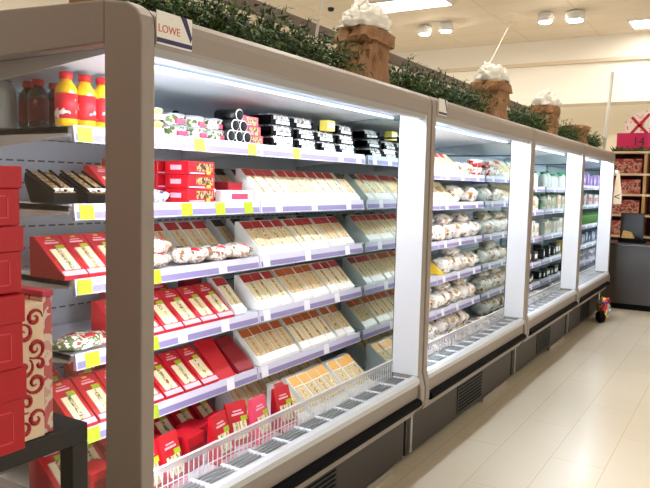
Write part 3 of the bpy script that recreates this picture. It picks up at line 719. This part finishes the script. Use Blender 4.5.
# ------------------------------------------------------------ on top of the chillers
TOP = 2.10
def garland(y0, y1, label, seed, x=-1.78):
    rnd = random.Random(seed); t = thing('fir_garland', (x, y0, TOP), label, 'garland', 'fir garlands on the chillers')
    L = y1-y0; m = MB(); st = MB()
    pts = [(.04*math.sin(k*1.7), L*k/12, .05+.02*math.sin(k*2.3)) for k in range(13)]
    st.tube(pts, .014, M_TWIG, 6)
    n = int(L*380)
    for i in range(n):
        y = rnd.uniform(0, L); base = Vector((rnd.uniform(-.05, .09), y, .04+rnd.uniform(0, .03)))
        d = Vector((rnd.uniform(-.7, .9), rnd.uniform(-.9, .9), rnd.uniform(-.1, .95))).normalized(); ln = rnd.uniform(.09, .19)
        u = d.cross(Vector((rnd.uniform(-1, 1), rnd.uniform(-1, 1), 1))).normalized(); w = d.cross(u)
        for k in range(9):
            p = base+d*ln*(.15+.85*k/8); side = (u if k % 2 else w)*(1 if k % 4 < 2 else -1)
            tip = p+(side*.8+d*.7).normalized()*rnd.uniform(.024, .045); q = d.cross(side).normalized()*.0065
            if min(p.z, tip.z) < .004: continue
            m.add([p-q, p+q, tip], [(0, 1, 2)], M_LEAF)
    m.build('foliage', t); st.build('stem', t)
garland(1.56, 2.92, 'green fir garland on the nearest chiller, left of first paper bag', 1)
garland(3.56, 4.96, 'green fir garland between the first and second paper bags', 2)
garland(5.66, 6.64, 'green fir garland between the second and third paper bags', 3)
garland(7.32, 8.12, 'green fir garland between the third and fourth paper bags', 4)
garland(8.76, 9.45, 'green fir garland at the far end of the chillers', 5)
def paper_bag(y, label, seed, w=.24, h=.24, fluff=True, x=-1.76, lean=0):
    t = thing('paper_bag', (x, y, TOP), label, 'paper bag', 'paper bags on the chillers', lean)
    nu = 40; rows = [(.90, 0), (.98, .02), (1.0, .12), (.97, .28), (.92, .45), (.95, .6), (.93, .75), (1.0, .86)]
    m = MB(); vs = []
    def ring(sc_, zz, jit=.05):
        out = []
        for k in range(nu):
            a = 2*PI*k/nu; cx, cy = math.cos(a), math.sin(a)
            q = 1/max(abs(cx)**6+abs(cy)**6, 1e-6)**(1/6); q = min(q, 1.25)
            r = w/2*sc_*q*(1+jit*2*noise.noise(Vector((cx*3, cy*3, zz*14+seed*5))))
            out.append((r*cx*.75, r*cy, zz*h))
        return out
    for s_, zz in rows: vs += ring(s_, zz, .17 if zz > 0 else 0)
    fs = [(j*nu+k, j*nu+(k+1) % nu, (j+1)*nu+(k+1) % nu, (j+1)*nu+k) for j in range(len(rows)-1) for k in range(nu)]
    fs.append(tuple(range(nu-1, -1, -1)))
    m.add(vs, fs, M_KRAFT, False); m.build('bag_body', t)
    c = MB(); vs = []; prof = [(1.0, .84), (1.08, .78), (1.12, .86), (1.1, .97), (1.0, 1.02), (.9, .98), (.88, .86)]
    for s_, zz in prof: vs += ring(s_, zz, .13)
    n = len(prof); c.add(vs, [(j*nu+k, j*nu+(k+1) % nu, (j+1)*nu+(k+1) % nu, (j+1)*nu+k) for j in range(n-1) for k in range(nu)], M_KRAFT, False)
    c.build('rolled_cuff', t)
    if fluff:
        f = MB(); r_ = random.Random(seed)
        for i in range(16):
            a = r_.uniform(0, 2*PI); rr = w*.40*math.sqrt(r_.random()); hh = 1.02+.5*(1-(rr/(w*.5))**2)*r_.uniform(.5, 1)
            f.blob((rr*math.cos(a)*.75, rr*math.sin(a), max(hh, 1.1)*h), (.04, .045, .04), M_FLUFF, seed+i, .35, 4, 12, 9)
        f.blob((0, 0, h*1.07), (w*.42, w*.54, h*.36), M_FLUFF, seed, .2, 4.5, 36, 22, .12)
        f.build('wadding', t)
paper_bag(3.24, 'large brown paper bag stuffed with white wadding on the nearest chiller', 1, .28, .29)
paper_bag(5.32, 'brown paper bag with white wadding above the second chiller', 2, .30, .31)
paper_bag(6.98, 'brown paper bag with white wadding above the third chiller', 3, .30, .30)
paper_bag(8.45, 'crumpled brown paper bag, farthest along the chiller tops', 4, .30, .24, False)
M_RAIL = mat('rail_brown', (92, 74, 62), .5)
t = thing('guard_rail', (-2.5, 2.2, 2.10), 'dark brown rail with short posts behind the chiller tops', 'rail')
MB().box(-.02, .02, 0, 7.2, .47, .545, M_RAIL).build('top_bar', t, .004)
for y in (.1, 1.2, 2.55, 3.9, 5.25, 6.6): MB().box(-.018, .018, y-.02, y+.02, .0, .47, M_RAIL).build('post', t)
MB().box(-.03, .03, 0, 7.2, 0, .02, M_RAIL).build('base_bar', t)
def wire(p, q, r, label, m=M_CARD):
    p, q = Vector(p), Vector(q); t = thing('hanging_rod', p, label, 'rod')
    MB().tube([(0, 0, 0), q-p], r, m, 8).build('rod', t)
    MB().lathe([(r*2, -.0), (r*2, .02)], m, 10).build('end_cap', t)
wire((-2.0, 3.075, 2.101), (-2.0, 3.59, 4.29), .008, 'thin white rod rising beside the first paper bag')
wire((-2.40, 6.2, 2.101), (-3.46, 11.29, CEIL-.005), .008, 'thin pale wire slanting up to the ceiling behind the second bag')
wire((-1.62, 9.45, 2.101), (-1.60, 9.62, 3.12), .022, 'white upright pole on the farthest chiller')
t = thing('corner_box', (-1.80, 1.50, TOP), 'brown cardboard box corner on the near end of the chiller top', 'box'); 
MB().box(-.1, .06, -.0, .06, 0, .14, M_KRAFT).build('box_body', t, .003)
# signs on the canopies
M_NAVY = mat('navy_print', (52, 44, 96), .5); M_TERRA = mat('terracotta_print', (214, 110, 84), .5)
def sign(y0, y1, z0, z1, label, words=None):
    t = thing('canopy_sign', (XF+.001, (y0+y1)/2, z0), label, 'sign'); w = y1-y0; h = z1-z0
    MB().box(0, .003, -w/2, w/2, 0, h, M_CARD).build('card', t)
    MB().box(.003, .0038, -w/2, w/2, h*.05, h*.19, M_NAVY).build('navy_band', t)
    MB().slab((.0031, w*.16, h), (.0031, w*.46, h*.26), (.0031, w*.5, h*.42), (.0031, w*.33, h), .0007, M_NAVY).build('navy_stripe', t)
    if words:
        text_mesh(words, h*.34, M_TERRA, 'lettering', t, (.0036, -w*.16, h*.47), (PI/2, 0, PI/2))
        MB().lathe([(.006, .003), (.004, .0012), (.001, .0)], M_TERRA, 8, (0, 0, 0)).build('emblem', t).matrix_local = Matrix.Translation((.0032, -w*.1, h*.83)) @ Matrix.Rotation(-PI/2, 4, 'Y')
sign(1.487, 1.635, 1.998, 2.098-.005, 'white card sign with navy stripe and LOWE lettering on canopy', 'LOWE')
sign(3.63, 3.75, 2.0, 2.09, 'small white and navy card sign on the second canopy')

# ------------------------------------------------------------ far end: till counter, gift shelves, board
M_COUNTER = mat('counter_charcoal', (58, 52, 48), .4, noise_amt=.05)
t = thing('till_counter', (-1.66, 10.0, 0), 'dark charcoal till counter at the far end of the aisle', 'counter')
MB().box(0, 2.4, .02, .55, .08, .86, M_COUNTER).build('counter_body', t, .004)
MB().box(.02, 2.38, .05, .5, 0, .08, M_BLACK).build('plinth', t)
MB().box(-.02, 2.42, -.02, .58, .86, .90, mat('counter_top', (40, 36, 34), .3)).build('counter_top', t, .004)
t = thing('card_machine', (-1.50, 10.2, .9), 'black card machine with screen on the till counter', 'till')
MB().box(0, .34, 0, .22, 0, .06, M_BLACK).build('till_base', t, .005)
MB().prism([(0.0, .06), (.30, .06), (.30, .40), (0.0, .40)], .14, .17, mat('screen_back', (22, 21, 21), .5)).build('screen', t, .004)
MB().slab((.02, .138, .1), (.28, .138, .1), (.28, .138, .37), (.02, .138, .37), .001, mat('screen_face', (18, 18, 19), .4)).build('screen_face', t)
MB().prism([(.04, .06), (.20, .06), (.16, .14), (.06, .16)], .0, .1, mat('amber_pack', (206, 168, 96), .5)).build('receipt_holder', t)
M_SHW = mat('gift_shelf_wood', (226, 204, 168), .5)
t = thing('gift_shelving', (-1.80, 10.95, 0), 'tall gift shelving with pale shelves behind the till counter', 'shelving')
MB().box(0, 2.2, .36, .40, 0, 2.20, mat('shelving_back', (104, 44, 40), .6)).build('back_board', t)
for z_ in (.95, 1.26, 1.56, 1.86, 2.18): MB().box(0, 2.2, 0, .36, z_-.03, z_, M_SHW).build('shelf', t)
for x_ in (0, .50, 1.1, 1.7): MB().box(x_-.02, x_+.02, .01, .36, 0, 2.15, mat('shelf_upright', (190, 150, 96), .5)).build('upright', t)
M_GIFT = mottle('gift_print', [(150, 44, 56), (186, 96, 88), (206, 150, 128), (124, 34, 44)], 9)
rows = {.95: 'fourth', 1.26: 'third', 1.56: 'second', 1.86: 'top'}
for z_, nm in rows.items():
    for k in range(4):
        x_ = (-1.545, -1.0, -.4, .15)[k]
        def mk():
            o = MB().box(-.19, .19, 0, .2, .0005, .21, M_GIFT).build('gift_box', None, .003, 1)
            MB().box(-.15, .15, -.0025, 0, .05, .16, mottle('gift_window', [(150, 60, 64), (206, 150, 130), (120, 60, 50)], 20)).build('front_window', o); return o
        o = put('gift', mk, (x_, 11.0, z_+EPS))
        tag(o, '%s red and peach gift box from left, %s gift shelf' % (ORD[k], nm), 'gift box', 'gift boxes on the far shelving')
M_MAG = mat('magenta_board', (206, 16, 92), .45); M_PPINK = mottle('dotted_pink', [(250, 226, 226), (250, 236, 232), (236, 120, 140)], 26, pos=[0, .3, .62])
t = thing('gift_board', (-1.60, 11.1, 2.185), 'magenta and white promotional board with red bow above gift shelves', 'sign')
MB().box(-.13, .42, 0, .02, .0, .27, M_MAG).build('magenta_panel', t)
MB().prism([(-.02, .27), (.40, .27), (.42, .50), (.30, .60), (.12, .56), (-.03, .44)], .0, .02, M_PPINK).build('dotted_panel', t)
MB().prism([(.40, .1), (.9, .1), (.9, .62), (.75, .55)], .0, .02, M_MAG).build('magenta_peak', t)
for a, b in (((.06, .50), (.28, .26)), ((.30, .54), (.06, .26))):
    d = Vector((b[0]-a[0], 0, b[1]-a[1])).normalized(); n = Vector((-d.z, 0, d.x))*.02
    A, B = Vector((a[0], -.004, a[1])), Vector((b[0], -.004, b[1]))
    MB().slab(A-n, A+n, B+n, B-n, .004, M_RED).build('ribbon', t)
MB().lathe([(.03, -.01), (.045, .0), (.03, .012)], M_RED, 10, (.18, -.01, .395)).build('bow_knot', t)
text_mesh('14', .17, mat('dark_plum_print', (70, 10, 40), .5), 'lettering', t, (.17, -.003, .14), (PI/2, 0, 0))
garl_x = -1.05
t = thing('fir_garland', (-1.78, 11.05, 2.182), 'dark fir garland along the top of the gift shelving', 'garland'); rg = random.Random(9); m = MB()
for i in range(260):
    b = Vector((rg.uniform(0, 2.1), rg.uniform(-.03, .04), .01)); up = rg.uniform(.03, .09)*(1 if b.x < .62 else 2.4)
    tip = b+Vector((rg.uniform(-.08, .08), rg.uniform(-.06, .0), up)); q = Vector((.012, 0, .004)); m.add([b-q, b+q, tip], [(0, 1, 2)], M_LEAF)
m.build('foliage', t)
MB().tube([(0, 0, .012), (2.1, 0, .012)], .012, M_TWIG, 6).build('stem', t)
t = thing('hanging_arrow_card', (-1.50, 9.62, 1.43), 'cream triangular card with a black arrow at end of chillers', 'sign')
MB().prism([(-.02, 0), (.10, 0), (.10, .12), (.055, .44), (.03, .44)], 0, .004, mat('cream_board', (226, 204, 168), .6)).build('card', t)
text_mesh('<', .13, M_BLACK, 'lettering', t, (.045, -.002, .09), (PI/2, 0, 0))
MB().box(-.065, .04, -.02, .004, .40, .44, M_STEEL).build('clip', t)
t = thing('toy_packet', (-1.44, 9.0, 0), 'small multicoloured packet on the floor by farthest chiller', 'packet')
MB().blob((0, 0, .139), (.08, .10, .15), mottle('packet_print', [(36, 40, 110), (200, 40, 50), (240, 210, 70), (70, 140, 200), (240, 240, 240)], 9, .3, pos=[0, .38, .47, .55, .63]), 4, .25, 2.5, 14, 10, .92).build('packet_body', t)
MB().blob((.0, -.17, .07), (.06, .08, .075), M_BLACK, 6, .2, 2.5, 12, 8, .92).build('black_base', t)

# ------------------------------------------------------------ foreground: dark table with gift boxes
M_TABLE = mat('dark_table', (28, 26, 25), .5)
TZ = .962
t = thing('display_table', (-1.50, 1.17, 0), 'dark display table in the left foreground', 'table')
MB().box(-.95, .055, -.95, .02, TZ-.05, TZ, M_TABLE).build('table_top', t, .003)
for x_, y_ in ((.03, -.005), (-.9, -.005), (.03, -.9), (-.9, -.9)): MB().box(x_-.025, x_+.025, y_-.025, y_+.025, 0, TZ-.05, M_TABLE).build('leg', t, .003)
XS = -1.415
M_GRED = mat('gift_red', (190, 15, 31), .4)
def red_gift(y0, y1, z0, h, label, dx=0):
    t = thing('gift_box', (XS+dx, (y0+y1)/2, z0), label, 'gift box', 'red gift boxes on the dark table'); w = y1-y0
    MB().box(-.30, 0, -w/2, w/2, .0, h*.62, M_GRED).build('box_base', t, .003)
    MB().box(-.304, .004, -w/2-.004, w/2+.004, h*.62, h-.001, M_GRED).build('box_lid', t, .003)
    q = MB(); a = .03
    for (p0, p1, r0, r1) in ((-w/2+a, w/2-a, h*.12, h*.14), (-w/2+a, w/2-a, h*.48, h*.5)): q.box(0, .001, p0, p1, r0, r1, mat('rose_line', (226, 70, 74), .4))
    q.box(0, .001, w/2-a-.003, w/2-a, h*.12, h*.5, mat('rose_line', (226, 70, 74))); q.build('embossed_line', t)
hs = [.20, .17, .155, .135]; zz = TZ+.001
for i, h in enumerate(hs):
    red_gift(.58, (.985, .975, .985, .98)[i], zz, h, '%s red gift box of the stack in left foreground' % ('bottom', 'second from bottom', 'second from top', 'top')[i], (.0, .012, -.004, .0)[i]); zz += h+.001
t = thing('gift_box', (-1.45, 1.026, TZ+.001), 'cream gift box with red swirl pattern on the dark table', 'gift box')
MB().box(-.22, 0, -.038, .038, 0, .335, mat('cream_card_box', (232, 210, 180), .5)).build('box_body', t, .003)
sw = MB(); M_SW = mat('crimson_swirl', (170, 20, 34), .45)
def curl(cy, cz, r0, turns, sgn, ph):
    pts = []; rs = []; n = 26
    for k in range(n):
        u = k/(n-1); a = ph+sgn*turns*2*PI*u; r = r0*(1-.85*u); y = cy+r*math.cos(a); zc = cz+r*math.sin(a)
        pts.append((.0004, max(-.036, min(.036, y)), zc)); rs.append(.0018+.0042*math.sin(PI*min(1, u*1.1)))
    sw.tube(pts, rs, M_SW, 6)
for i, (cy, cz, r0, tn, sg, ph) in enumerate(((.012, .30, .022, 1.3, 1, 0), (-.018, .265, .024, 1.2, -1, 2), (.014, .225, .026, 1.4, 1, 4), (-.016, .18, .024, 1.3, -1, 1), (.012, .14, .028, 1.4, 1, 3), (-.014, .095, .026, 1.3, -1, 5), (.014, .05, .024, 1.2, 1, 0), (-.02, .03, .018, 1.1, -1, 2), (-.026, .32, .014, 1.1, 1, 2), (.024, .185, .014, 1, -1, 2))):
    curl(cy, cz, r0, tn, sg, ph)
sw.build('swirl_pattern', t)
t = thing('gift_box', (-1.46, 1.082, TZ+.001), 'clear-fronted pink gift pack beside the cream swirl box', 'gift box')
MB().box(-.2, 0, -.014, .014, 0, .345, mottle('pink_clear_pack', [(206, 160, 150), (222, 200, 184), (190, 90, 96), (226, 208, 192)], 12, .2, coat=.5)).build('box_body', t, .003)
MB().box(-.205, .003, -.016, .016, .346, .36, mat('rose_lid', (196, 60, 84), .4)).build('lid', t, .002)
